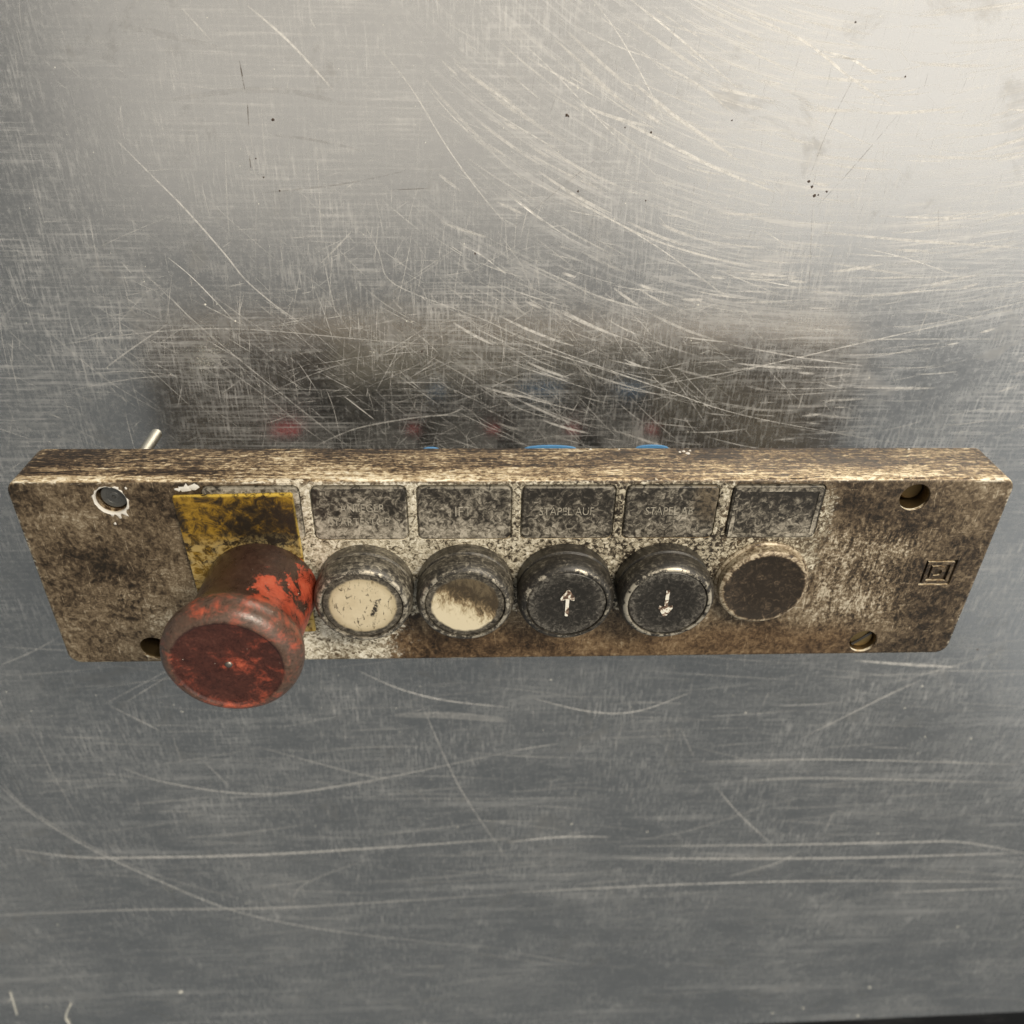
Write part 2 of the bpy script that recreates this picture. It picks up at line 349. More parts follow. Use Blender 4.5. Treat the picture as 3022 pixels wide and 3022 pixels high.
def rrect(x0, x1, y0, y1, r, seg=6):
    pts = []
    for cx, cy, a0 in ((x1 - r, y1 - r, 0), (x0 + r, y1 - r, 90), (x0 + r, y0 + r, 180), (x1 - r, y0 + r, 270)):
        for k in range(seg + 1):
            a = math.radians(a0 + 90 * k / seg); pts.append((cx + r * math.cos(a), cy + r * math.sin(a)))
    return pts
def slab(x0, x1, y0, y1, z0, z1, r=1.0, bev=0.3, seg=6, bseg=3, rot=0.0, botbev=0.0):
    """rounded-corner plate with a rounded upper edge"""
    loops = [(botbev, z0)] if not botbev else [(botbev, z0), (0, z0 + botbev)]
    for k in range(bseg + 1):
        a = math.radians(90 * k / bseg); loops.append((bev * (1 - math.cos(a)), z1 - bev + bev * math.sin(a)))
    V, F = [], []; n = 4 * (seg + 1); cx, cy = (x0 + x1) / 2, (y0 + y1) / 2
    for ins, z in loops:
        for x, y in rrect(x0 + ins, x1 - ins, y0 + ins, y1 - ins, max(.05, r - ins), seg):
            if rot:
                dx, dy = x - cx, y - cy; x, y = cx + dx * math.cos(rot) - dy * math.sin(rot), cy + dx * math.sin(rot) + dy * math.cos(rot)
            V.append((x, y, z))
    for l in range(len(loops) - 1):
        for k in range(n): F.append((l * n + k, l * n + (k + 1) % n, (l + 1) * n + (k + 1) % n, (l + 1) * n + k))
    F.append(tuple(range(n))[::-1]); F.append(tuple(range((len(loops) - 1) * n, len(loops) * n)))
    return mesh_of(V, F)
def empty(name, loc, label, cat, group=None):
    o = bpy.data.objects.new(name, None); C.objects.link(o); o.location = tuple(c * MM for c in loc); o.empty_display_size = .01
    return tag(o, label, cat, group)
def poly_prism(pts, z0, z1):
    n = len(pts); V = [(x, y, z0) for x, y in pts] + [(x, y, z1) for x, y in pts]
    F = [tuple(range(n))[::-1], tuple(range(n, 2 * n))] + [(k, (k + 1) % n, n + (k + 1) % n, n + k) for k in range(n)]
    return mesh_of(V, F)

# ------------------------------------------------------------------ table
tt = slab(-900, 900, -398, 700, -30, 0, 8, 2.5)
for v in tt.vertices:                       # the far edge runs slightly askew
    if v.co.y < 0: v.co.y += .033 * (v.co.x - .25) * .0 + (-.0035 if v.co.x < 0 else .0) + .030 * v.co.x
table = tag(link("table_top", tt, M['table']), kind='structure')
floor = tag(link("floor", slab(-4000, 4000, -5000, 4000, -900, -880, 5, 1), M['floor']), kind='structure')

# scratches: pixel traces of the photograph laid on the table where they lie
Rc, Cc = R, Vector((-13.324, 191.546, 266.287))
def on_table(px, py, z=0.0):
    d = Rc @ Vector(((px - 1511) / 2450., -(py - 1511) / 2450., -1.0)); k = (z - Cc.z) / d.z; q = Cc + d * k
    return q.x, q.y
def q_tl(p): return [on_table(x * .7764, y * .7764) for x, y in p]
def q_tr(p): return [on_table(1500 + x * .7878, y * .7878) for x, y in p]
def q_bl(p): return [on_table(x * .7764, 1800 + y * .7764) for x, y in p]
def q_br(p): return [on_table(1500 + x * .7878, 1800 + y * .7878) for x, y in p]
def catmull(p, n=6):
    if len(p) < 3: return [(p[0][0] + (p[1][0] - p[0][0]) * k / n, p[0][1] + (p[1][1] - p[0][1]) * k / n) for k in range(n + 1)]
    q = [p[0]] + list(p) + [p[-1]]; o = []
    for i in range(1, len(q) - 2):
        for k in range(n):
            t = k / n; r = []
            for c in (0, 1):
                a, b, d, e = q[i - 1][c], q[i][c], q[i + 1][c], q[i + 2][c]
                r.append(.5 * (2 * b + (d - a) * t + (2 * a - 5 * b + 4 * d - e) * t * t + (3 * b - a - 3 * d + e) * t ** 3))
            o.append(tuple(r))
    return o + [p[-1]]
class Ribbons:
    def __init__(s): s.V, s.F, s.A = [], [], []; s.k = 0
    def add(s, pts, w, a, taper=True):
        n = len(pts)
        if n < 2: return
        s.k += 1; z = .012 + (s.k % 40) * .0005
        base = len(s.V)
        for i, (x, y) in enumerate(pts):
            x0, y0 = pts[max(0, i - 1)]; x1, y1 = pts[min(n - 1, i + 1)]
            dx, dy = x1 - x0, y1 - y0; L = math.hypot(dx, dy) or 1
            t = i / (n - 1); f = (math.sin(math.pi * (.06 + .88 * t)) ** .5) if taper else 1.0
            nx, ny = -dy / L * w * f / 2, dx / L * w * f / 2
            s.V += [(x + nx, y + ny, z), (x - nx, y - ny, z)]; s.A += [a * f, a * f]
        for i in range(n - 1):
            b = base + 2 * i; s.F.append((b, b + 1, b + 3, b + 2))
    def build(s, name, mat):
        me = bpy.data.meshes.new(name); me.from_pydata([tuple(c * MM for c in v) for v in s.V], [], s.F)
        at = me.attributes.new('strength', 'FLOAT', 'POINT'); at.data.foreach_set('value', s.A); me.update()
        return tag(link(name, me, mat, table, None), kind='stuff')
rb = Ribbons(); rd = Ribbons()
for q, w_, a, p in [
    (q_tl, .22, .95, [(640, 980), (720, 1045), (800, 1125), (895, 1225)]), (q_tl, .2, .8, [(460, 995), (500, 1040)]),
    (q_tl, .5, .5, [(440, 530), (570, 660), (700, 790), (850, 960), (950, 1080), (1130, 1230)]), (q_tl, .6, .6, [(940, 20), (1100, 160), (1270, 345)]),
    (q_tl, .35, .55, [(1430, 170), (1560, 330), (1700, 560), (1830, 740), (1932, 860)]), (q_tl, .4, .4, [(690, 30), (800, 150)]),
    (q_tl, .22, .55, [(520, 1010), (760, 1240), (1000, 1440), (1250, 1640), (1330, 1700)]), (q_tl, .2, .45, [(160, 1240), (400, 1440), (600, 1560)]),
    (q_tl, .4, .35, [(640, 1230), (480, 1340), (400, 1400)]), (q_tl, .25, .4, [(180, 1320), (500, 1270), (900, 1250), (1500, 1300), (1932, 1320)]),
    (q_tl, .2, .4, [(360, 1420), (500, 1410), (690, 1430)]), (q_tl, .2, .45, [(1230, 985), (1250, 1080), (1290, 1250)]),
    (q_tl, .45, .4, [(1220, 1000), (1290, 930), (1340, 875)]), (q_tl, .25, .8, [(1750, 930), (1830, 970), (1932, 1050)]),
    (q_tl, .22, .5, [(1380, 840), (1440, 960), (1500, 1080), (1800, 1200), (1932, 1255)]), (q_tl, .5, .4, [(1190, 1700), (1350, 1630), (1560, 1590), (1700, 1575), (1760, 1550)]),
    (q_tl, .4, .6, [(1300, 1500), (1430, 1600)]), (q_tl, .3, .7, [(1180, 70), (1200, 110)]), (q_tl, .3, .4, [(950, 1080), (1060, 1170), (1190, 1260)]),
    (q_tl, .2, .5, [(640, 1120), (740, 1230)]), (q_tl, .18, .5, [(700, 1290), (1000, 1500), (1200, 1660)]), (q_tl, .18, .4, [(230, 1490), (500, 1440), (690, 1425)]),
    (q_tl, .18, .5, [(1240, 1480), (1270, 1560), (1300, 1700)]), (q_tl, .2, .5, [(1700, 1470), (1850, 1540)]), (q_tl, .2, .6, [(1730, 1560), (1850, 1620), (1932, 1650)]),
    (q_tr, .3, .7, [(320, 0), (420, 140), (520, 320), (590, 470)]), (q_tr, .25, .65, [(0, 110), (180, 280), (380, 490), (640, 740)]),
    (q_tr, .5, .7, [(460, 0), (600, 110), (860, 330)]), (q_tr, .7, .7, [(830, 30), (1100, 150), (1280, 290), (1430, 390)]),
    (q_tr, .7, .8, [(1170, 190), (1280, 220), (1380, 280)]), (q_tr, 1.0, .6, [(470, 310), (620, 430), (860, 600)]), (q_tr, .5, .6, [(530, 220), (700, 310), (850, 430)]),
    (q_tr, .9, .65, [(400, 440), (600, 540), (800, 640), (1000, 720)]), (q_tr, .4, .9, [(0, 730), (130, 830)]),
    (q_tr, .35, .6, [(0, 640), (300, 780), (520, 900), (720, 1040), (840, 1130)]), (q_tr, .6, .5, [(200, 720), (500, 880), (740, 960), (900, 1000)]),
    (q_tr, .22, .9, [(0, 1240), (200, 1320), (560, 1450), (900, 1560), (1480, 1665)]), (q_tr, .3, .5, [(0, 1270), (250, 1350), (500, 1430)]),
    (q_tr, .4, .55, [(830, 1290), (1100, 1340), (1330, 1370)]), (q_tr, .35, .6, [(450, 1460), (900, 1380), (1300, 1290), (1700, 1200), (1932, 1150)]),
    (q_tr, .3, .7, [(1170, 1435), (1250, 1455)]), (q_tr, .2, .7, [(1340, 1270), (1870, 1270)]), (q_tr, .3, .5, [(1260, 1040), (1500, 1040), (1932, 1030)]),
    (q_tr, .25, .7, [(1310, 925), (1500, 970), (1700, 1040)]), (q_tr, .8, .5, [(1180, 870), (1500, 900), (1932, 930)]), (q_tr, .6, .6, [(1390, 810), (1770, 820)]),
    (q_tr, .3, .7, [(950, 860), (1060, 930)]), (q_tr, .3, .6, [(700, 1120), (750, 1140)]), (q_tr, .3, .5, [(1120, 1090), (1240, 1100)]),
    (q_tr, .3, .6, [(1300, 1110), (1560, 1090), (1932, 1070)]), (q_tr, .3, .8, [(940, 1050), (1100, 1080)]), (q_tr, .4, .5, [(1000, 1370), (1300, 1380)]),
    (q_bl, .45, .75, [(0, 670), (130, 780), (330, 900), (560, 1010), (880, 1140), (1200, 1210), (1560, 1255), (1932, 1290)]), (q_bl, .3, .5, [(0, 650), (130, 770), (430, 940), (700, 1040), (1100, 1145)]),
    (q_bl, 1.6, .4, [(60, 910), (300, 940), (600, 940), (1000, 930), (1500, 900), (1932, 870)]), (q_bl, .7, .4, [(450, 595), (650, 660), (1000, 700), (1400, 650), (1932, 540)]),
    (q_bl, .3, .5, [(400, 355), (600, 250), (720, 180)]), (q_bl, .5, .35, [(480, 350), (640, 250)]), (q_bl, .35, .6, [(410, 360), (530, 420), (610, 460)]),
    (q_bl, .7, .5, [(1360, 230), (1520, 300), (1700, 345), (1932, 370)]), (q_bl, .3, .3, [(120, 460), (200, 620), (300, 800)]), (q_bl, .4, .35, [(1600, 350), (1750, 680), (1932, 950)]),
    (q_bl, 1.2, .3, [(0, 1160), (500, 1140), (1100, 1130), (1932, 1080)]), (q_bl, .4, .3, [(1420, 940), (1160, 1040), (1110, 1120)]), (q_bl, .3, .35, [(760, 560), (880, 680)]),
    (q_bl, .5, .3, [(980, 520), (1350, 620), (1480, 640)]), (q_bl, .4, .3, [(820, 715), (1100, 700), (1500, 640)]), (q_bl, .5, .3, [(640, 870), (900, 850), (1180, 815)]),
    (q_bl, 3.5, .14, [(1500, 400), (1700, 400), (1932, 420)]), (q_bl, .4, .25, [(0, 140), (180, 150), (320, 155)]), (q_bl, .5, .25, [(0, 210), (120, 160), (230, 100)]),
    (q_br, 1.2, .45, [(0, 870), (200, 850), (380, 850)]), (q_br, 1.2, .4, [(420, 885), (1000, 880), (1500, 870), (1700, 870), (1932, 910)]), (q_br, 1.4, .4, [(400, 930), (1200, 930), (1932, 910)]),
    (q_br, .8, .6, [(0, 1060), (600, 1030), (1200, 1015), (1932, 1020)]), (q_br, .8, .45, [(1400, 1060), (1932, 1040)]), (q_br, .5, .4, [(780, 665), (870, 770), (990, 880)]),
    (q_br, .5, .5, [(680, 570), (1200, 560), (1932, 580)]), (q_br, .5, .6, [(90, 330), (300, 380), (480, 380), (680, 310)]), (q_br, 1.2, .45, [(1300, 190), (1500, 205), (1690, 215)]),
    (q_br, .8, .3, [(1100, 480), (1400, 330), (1550, 260)]), (q_br, .5, .35, [(0, 530), (190, 500)]), (q_br, .4, .3, [(1190, 830), (1220, 760), (1270, 760)]),
    (q_br, 1.5, .2, [(900, 640), (1200, 630), (1932, 650)]), (q_br, .7, .35, [(820, 1000), (1000, 950), (1100, 900)]), (q_br, .6, .3, [(0, 1280), (290, 1330)]),
    (q_br, .5, .25, [(500, 860), (700, 820), (1000, 720)]), (q_br, .4, .2, [(640, 430), (700, 560)])]:
    rb.add(catmull(q(p)), w_ * (1.0 if q in (q_tl, q_tr) else 1.25), a * .9)
for w_, a, p in [(.35, .6, [(910, 230), (930, 340)]), (.3, .55, [(940, 380), (945, 480)]), (.3, .5, [(948, 590), (955, 655)]), (1.6, .07, [(650, 380), (850, 350), (1080, 345), (1330, 400)]),
                 (.5, .15, [(980, 735), (1300, 700), (1540, 650)]), (.8, .09, [(1000, 510), (1180, 530), (1390, 575)]), (.3, .3, [(1490, 722), (1630, 716)]), (1.6, .06, [(480, 100), (620, 130), (900, 200)])]:
    rd.add(catmull(q_tl(p)), w_, a)
for w_, a, p in [(.18, .35, [(1300, 280), (1200, 480), (1130, 660)]), (.18, .35, [(1460, 430), (1280, 640), (1150, 780)]), (.15, .4, [(1140, 760), (1130, 1000), (1125, 1100)]), (.15, .3, [(930, 840), (830, 1010)]),
                 (.15, .3, [(0, 870), (200, 700), (430, 520)]), (.14, .3, [(1610, 780), (1615, 900)])]:
    rd.add(catmull(q_tr(p)), w_, a)
random.seed(7)
def wander(x, y, ang, L, curve, n):
    pts = []
    for k in range(n + 1):
        pts.append((x, y)); x += math.cos(ang) * L / n; y += math.sin(ang) * L / n; ang += curve / n
    return pts
# sweeping arcs on the near right, a cross-hatched tangle behind the panel, faint sets elsewhere
for k in range(620):
    px, py = random.uniform(1250, 3022), random.uniform(0, 1300)
    x, y = on_table(px, py); cx, cy = 110, 330
    ang = math.atan2(y - cy, x - cx) + math.pi / 2 + random.gauss(0, .10)
    rb.add(wander(x, y, ang, random.uniform(4, 30), random.uniform(.02, .25), 6), random.choice([.1, .14, .2, .3, .5, .9]), random.uniform(.15, .55))
for k in range(1500):
    px, py = random.gauss(1250, 650), random.gauss(1080, 210)
    x, y = on_table(px, py)
    ang = random.choice([-.75, -.6, -.85, .45, 1.5, 1.45, .1, random.uniform(0, 3.1)]) + random.gauss(0, .12)
    rb.add(wander(x, y, ang, random.choice([3, 5, 8, 14, 24]) * random.uniform(.6, 1.4), random.uniform(-.2, .2), 4), random.choice([.08, .11, .14, .2]), random.uniform(.12, .52))
for k in range(900):
    px, py = random.uniform(0, 3022), random.uniform(0, 1350)
    x, y = on_table(px, py)
    ang = random.choice([1.5, 1.62, .02, -.7]) + random.gauss(0, .1)
    rb.add(wander(x, y, ang, random.uniform(2, 12), random.uniform(-.1, .1), 3), random.choice([.07, .1, .15]), random.uniform(.08, .3))
for k in range(1300):
    px, py = random.uniform(0, 3022), random.uniform(1900, 3022)
    x, y = on_table(px, py)
    if random.random() < .6: rb.add(wander(x, y, 1.57 + random.gauss(0, .12), random.uniform(2, 14), 0, 2), random.uniform(.12, .5), random.uniform(.08, .26))
    else: rb.add(wander(x, y, random.gauss(0, .12), random.uniform(8, 70), random.uniform(-.15, .15), 5), random.uniform(.15, .7), random.uniform(.06, .24))
for k in range(420):
    px, py = random.uniform(1500, 3022), random.uniform(100, 1250)
    x, y = on_table(px, py)
    rd.add(wander(x, y, 1.5 + random.gauss(0, .1), random.uniform(2, 9), 0, 2), random.uniform(.06, .12), random.uniform(.12, .4))
rb.build("scratches", M['scratch']); rd.build("dirt_streaks", M['smear'])

# ------------------------------------------------------------------ control panel
panel = empty("control_panel", (0, 0, 0), "grimy metal control panel with red mushroom knob and row of round buttons", "control panel")
PX, PY0, PY1, PD = 145.0, 0.0, 69.0, 18.6
base = link("plate", slab(-PX, PX, PY0, PY1, T - PD, T, 4.2, 1.1, 8, 4), M['plate'], None, None)
HOLES = [(-117.0, 62.6), (115.9, 62.6), (114.9, 5.9), (-117.0, 6.3)]
cut = []
for i, (x, y) in enumerate(HOLES): cut.append(link("cut", lathe(x, y, [(0, -15), (4.5, -15), (4.5, 3), (0, 3)], 40), None, None, None))
LX = [-91.4, -61.0, -30.75, -.55, 29.75, 60.95]
for i, x in enumerate(LX):
    cut.append(link("cut", slab(x, x + 27.65, 48.45, 67.35, T - .9, T + 3, 1.9, .05, 5, 1), None, None, None))
lg = (131.6, 34.5)            # stamped square mark
cut.append(link("cut", slab(lg[0] - 4.95, lg[0] + 4.95, lg[1] - 4.9, lg[1] + 4.9, T - .8, T + 3, .15, .02, 2, 1), None, None, None))
for c in cut:
    m = base.modifiers.new("b", 'BOOLEAN'); m.operation = 'DIFFERENCE'; m.object = c; m.solver = 'EXACT'
bv = base.modifiers.new("v", 'BEVEL'); bv.width = .22 * MM; bv.segments = 2; bv.limit_method = 'ANGLE'; bv.angle_limit = math.radians(50)
bpy.context.view_layer.update()
me = bpy.data.meshes.new_from_object(base.evaluated_get(bpy.context.evaluated_depsgraph_get()))
for c in cut: bpy.data.objects.remove(c)
bpy.data.objects.remove(base)
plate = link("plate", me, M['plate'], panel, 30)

# stamped mark: square outline and a D shape inside a square
def frame(x0, x1, y0, y1, wd, z0, z1):
    o = [(x0, y0), (x1, y0), (x1, y1), (x0, y1)]; i = [(x0 + wd, y0 + wd), (x1 - wd, y0 + wd), (x1 - wd, y1 - wd), (x0 + wd, y1 - wd)]
    V = [(x, y, z) for z in (z0, z1) for x, y in o + i]; F = []
    for k in range(4):
        j = (k + 1) % 4
        F += [(8 + k, 8 + j, 12 + j, 12 + k), (k, j, 8 + j, 8 + k), (4 + j, 4 + k, 12 + k, 12 + j)]
    return V, F
V, F = frame(lg[0] - 4.2, lg[0] + 4.2, lg[1] - 4.15, lg[1] + 4.15, 1.0, T - .85, T - .02)
link("stamped_mark", mesh_of(V, F), M['plate'], plate, 30)
dp = [(-2.3, -2.3), (.4, -2.3), (1.6, -1.9), (2.3, -1.0), (2.3, 1.0), (1.6, 1.9), (.4, 2.3), (-2.3, 2.3)]
di = [(-1.2, -1.3), (.2, -1.3), (.9, -1.0), (1.2, -.5), (1.2, .5), (.9, 1.0), (.2, 1.3), (-1.2, 1.3)]
n = 8; V = [(lg[0] + x, lg[1] + y, z) for z in (T - .85, T - .12) for x, y in dp + di]; F = []
for k in range(n):
    j = (k + 1) % n; F += [(16 + k, 16 + j, 24 + j, 24 + k), (k, j, 16 + j, 16 + k), (n + j, n + k, 24 + k, 24 + j)]
link("stamped_letter", mesh_of(V, F), M['plate'], plate, 30)

# hole linings and the screws down in them
for i, (x, y) in enumerate(HOLES[1:]):
    link("hole_sleeve", lathe(x, y, [(4.2, -14.9), (4.2, -1.2), (4.46, -.8), (4.46, -14.9)], 40), M['sleeve'], panel, 40)
    if i == 0: link("hole_screw", lathe(x + .4, y + .6, [(3.6, -14.8), (3.6, -4.4), (3.1, -3.8), (0, -3.6)], 32), M['sleeve'], panel, 40)
    if i == 1:
        h = link("hole_screw", lathe(x, y, [(4.0, -14.8), (4.0, -2.4), (3.5, -1.8), (0, -1.5)], 32), M['brass'], panel, 40)
        link("screw_slot", poly_prism([(x - 3.0, y - 2.2), (x - 2.4, y - 2.9), (x + 3.0, y + 2.2), (x + 2.4, y + 2.9)], T - 1.8, T - 1.38), M['black'], h, 30)

# splash of white paint round the first hole
random.seed(3)
x, y = HOLES[0]; V, F = [], []; n = 72
for k in range(n):
    a = 2 * math.pi * k / n
    sp = 4.78 + .9 * mnoise.noise(Vector((math.cos(a) * 3.5, math.sin(a) * 3.5, 3)))
    for d, e, wd in ((math.radians(282), 2.3, .09), (math.radians(303), 2.6, .06), (math.radians(262), 1.1, .10), (math.radians(325), .5, .08), (math.radians(55), .7, .05), (math.radians(95), .4, .1), (math.radians(250), .5, .1)):
        dd = (a - d + math.pi) % (2 * math.pi) - math.pi; sp += e * math.exp(-(dd / wd) ** 2)
    t = .10 + .06 * mnoise.noise(Vector((math.cos(a) * 3, math.sin(a) * 3, 9)))
    for r_, z in ((4.38, T - .9), (4.42, T + .02), (4.6, T + .08 + t), ((sp + 4.7) / 2, T + .08 + t), (sp, T - .03)):
        V.append((x + r_ * math.cos(a), y + r_ * math.sin(a), z))
for k in range(n):
    j = (k + 1) % n
    for c in range(4): F.append((5 * k + c, 5 * k + c + 1, 5 * j + c + 1, 5 * j + c))
link("paint_splash", mesh_of(V, F), M['white'], panel, 60)
def flake(px, py, pz, r, seed, mat, parent, name="paint_flake", h=.35, stretch=1.0, ang=0.0):
    n = 9; V, F = [(px, py, pz + h)], []
    for ring, rz in ((.6, h * .8), (1.0, -.02)):
        for k in range(n):
            a = 2 * math.pi * k / n; rr = r * ring * (.75 + .7 * mnoise.noise(Vector((math.cos(a) * 1.5 + seed * 3.1, math.sin(a) * 1.5, seed))) + .25)
            u, v_ = rr * math.cos(a) * stretch, rr * math.sin(a)
            V.append((px + u * math.cos(ang) - v_ * math.sin(ang), py + u * math.sin(ang) + v_ * math.cos(ang), pz + rz))
    for k in range(n):
        j = (k + 1) % n; F += [(0, 1 + k, 1 + j), (1 + k, 1 + n + k, 1 + n + j, 1 + j)]
    return link(name, mesh_of(V, F), mat, parent, 60)
for i, (x, y, r) in enumerate([(-117.6, 54.6, .45), (-111.9, 66.6, .4), (-95.4, 66.6, 1.2), (-93.0, 66.9, 1.1), (-97.6, 66.1, .7), (-91.2, 40.6, .8), (-91.6, 43.3, .5), (-93.0, 47.3, .45), (-91.2, 37.2, .6), (-92.6, 39.2, .5), (-94.0, 49.4, .35)]):
    flake(x, y, T, r, i, M['white'], panel, stretch=1.5 if 1 < i < 5 else 1.0, h=.2)

# ---------------- legend plates
TXT = [None, ["ANLEGER", "STARTESTOP"], ["IFT"], ["STAPEL AUF"], ["STAPEL AB"], None]
def text_mesh(s, size, x, y, z, depth):
    cu = bpy.data.curves.new("t", 'FONT'); cu.body = s; cu.size = size; cu.extrude = depth; cu.align_x = 'CENTER'; cu.align_y = 'CENTER'; cu.resolution_u = 3
    cu.offset = -.012 * size
    o = bpy.data.objects.new("t", cu); C.objects.link(o); bpy.context.view_layer.update()
    me = bpy.data.meshes.new_from_object(o.evaluated_get(bpy.context.evaluated_depsgraph_get())); bpy.data.objects.remove(o)
    me.transform(Matrix.Translation((x, y, z)) @ Matrix.Diagonal((.78, 1, 1, 1))); me.transform(Matrix.Scale(MM, 4)); return me
s = NT("raised_lettering"); a = s.noise(s.P, .7, 4, .6)
M['letter'] = s.out(s.ramp(a, [(.34, (.07, .065, .052)), (.42, (.30, .275, .22)), (.7, (.52, .48, .40))]), .45)
for i in range(1, 6):
    x0 = LX[i]
    if i < 5:
        lp = link("legend_plate", slab(x0 + .35, x0 + 27.3, 48.8, 66.85, T - .85, T + .45, 1.7, .5, 5, 3), m_legend(i, (.07, .045, -.015, .01)[i - 1], 52.0 if i == 4 else None), panel, 40)
        rows = TXT[i]
        for k, t in enumerate(rows):
            yy = (59.8, 55.0)[k] if len(rows) == 2 else 58.4
            link("lettering", text_mesh(t, 3.9 if i != 2 else 5.0, x0 + 13.4 + (1.2 if len(rows) == 2 and k == 0 else 0), yy, T + .45, .11), M['letter'], lp, None)
        lp["label"] = {1: "legend plate with two worn rows of raised letters", 2: "legend plate almost rubbed blank", 3: "black legend plate with one row of letters", 4: "black legend plate with brown stain at its right"}[i]
    else:
        lp = link("legend_plate", slab(x0 + .3, x0 + 27.35, 48.75, 66.95, T - .85, T + .55, 1.5, .35, 5, 3), m_legend(9, -.01), panel, 40)
        V, F = frame(x0 + .9, x0 + 26.75, 49.35, 66.4, 1.15, T + .4, T + .78)
        link("legend_rim", mesh_of(V, F), m_legend(12, .085), lp, 30)
        lp["label"] = "blank legend plate with a worn raised rim"
yp = link("warning_plate", slab(-98.6, -65.0, 13.6, 65.1, T + .62, T + 1.5, .6, .2, 5, 2, rot=math.radians(1.3)), M['yellow'], panel, 40)
yp["label"] = "dirty yellow plate under the red mushroom knob"

hp = link("legend_holder", slab(LX[0] + .3, LX[0] + 27.4, 48.75, 66.95, T - .85, T + .55, 1.7, .4, 5, 3), m_legend(5, .13), panel, 40)
hp["label"] = "pale empty legend holder showing behind the yellow plate"
link("plate_spacer", slab(-97.5, -68, 16, 48, T - .02, T + .65, 1, .1), M['gap'], yp, 40)

# ---------------- push buttons
BX = [-47.25, -16.95, 13.35, 43.75]; BY = 32.3
random.seed(11)
def arrow_pts(cx, cy, up):
    p = [(-.62, -5.2), (-.3, -5.45), (.3, -5.45), (.62, -5.2), (.62, 1.6), (2.3, 1.0), (2.5, 2.0), (.75, 5.0), (0, 5.5), (-.75, 5.0), (-2.5, 2.0), (-2.3, 1.0), (-.62, 1.6)]
    return [(cx + x, cy + (y if up else -y)) for x, y in p]
for i, x in enumerate(BX):
    prof = [(14.2, -.3), (14.55, .3), (14.6, 4.3), (14.0, 4.7), (14.0, 5.2), (14.65, 5.6), (14.65, 8.2), (14.3, 9.6), (13.7, 10.7), (13.0, 11.45), (12.5, 11.65), (12.1, 11.55), (11.95, 11.0), (11.9, 9.8)]
    b = link("push_button", lathe(x, BY, prof, 80, wob=.006, seed=i * 7), m_ring(x, BY, i + 1, (.045, .02, -.03, -.02)[i], (.02, -.01, -.05, .05)[i]), panel, 38)
    cap = [(11.85, 9.5), (11.85, 10.75), (11.5, 11.0), (9.9, 11.06), (6, 11.2), (0, 11.3)] if i < 2 else [(11.85, 9.5), (11.85, 10.9), (11.4, 11.25), (10.2, 11.2), (6, 10.95), (0, 10.85)]
    c = link("button_cap", lathe(x, BY, cap, 72), m_cap(('cream', 'half', 'black', 'black')[i], x, BY, i + 1), b, 30)
    b["label"] = ("push button with cream cap", "push button with cream cap half covered in brown grime", "black push button with upward arrow", "black push button with downward arrow")[i]
    if i > 1:
        link("arrow", poly_prism([(x + (.2, -.3)[i - 2] + u * .86, BY + (.3, -.1)[i - 2] + v_ * .92) for u, v_ in arrow_pts(0, 0, i == 2)], T + 10.7, T + 11.12), M['arrow'], b, 30)
pl = link("blanking_plug", lathe(75.2, 32.3, [(14.6, -.2), (14.6, .7), (14.2, 1.1), (13.9, 1.15), (14.0, 3.2), (13.75, 4.0), (13.1, 4.5), (12.4, 4.6), (11.9, 4.45), (6, 4.35), (0, 4.3)], 80, wob=.004), M['plate'], panel, 35)
s = NT("plug_bronze"); a = s.noise(s.warp(s.P, .2, 3), .5, 5, .68, 1); r = s.radial(75.2, 32.3)
t = s.add(a, s.ss(r, 11.9, 12.9, -.04, .20), s.mul(s.ss(s.X, 62, 70), -.05))  # rim highlight put into the colour as a lighter ring
pl.data.materials[0] = s.out(s.ramp(t, [(.40, (.030, .022, .015)), (.52, (.066, .048, .032)), (.585, (.15, .108, .068)), (.66, (.32, .255, .17)), (.76, (.58, .50, .37))]), s.add(.3, s.mul(a, .25)), .15, s.bump(a, .25, .12), .5)

# ---------------- mushroom knob
TL = (-.075, 0.0)
prof = [(16.2, 1.4), (16.5, 2.2), (16.4, 5), (16.2, 9.0), (16.1, 14.0), (16.15, 18.0), (16.4, 21.0), (16.9, 23.4), (17.6, 25.4), (18.4, 27.2), (19.0, 29.0), (19.15, 30.6), (18.9, 32.2), (18.2, 33.7), (17.2, 34.8), (16.1, 35.5), (15.3, 35.7), (14.9, 35.55), (14.6, 35.2), (14.2, 35.1), (9, 35.2), (4, 35.25), (0, 35.25)]
mk = link("mushroom_knob", lathe(MX, MY, prof, 96, TL, wob=.008), M['red'], panel, 60)
mk["label"] = "red mushroom knob with worn and blackened paint"
link("knob_pin", lathe(MX - .075 * 34 + .1, MY + .2, [(1.1, 35.0), (1.05, 35.4), (.6, 35.65), (0, 35.7)], 20), M['pin'], mk, 60)
link("knob_collar", lathe(MX, MY, [(15.0, .9), (15.0, 3.0), (0, 3.0)], 48), M['black'], mk, 40)

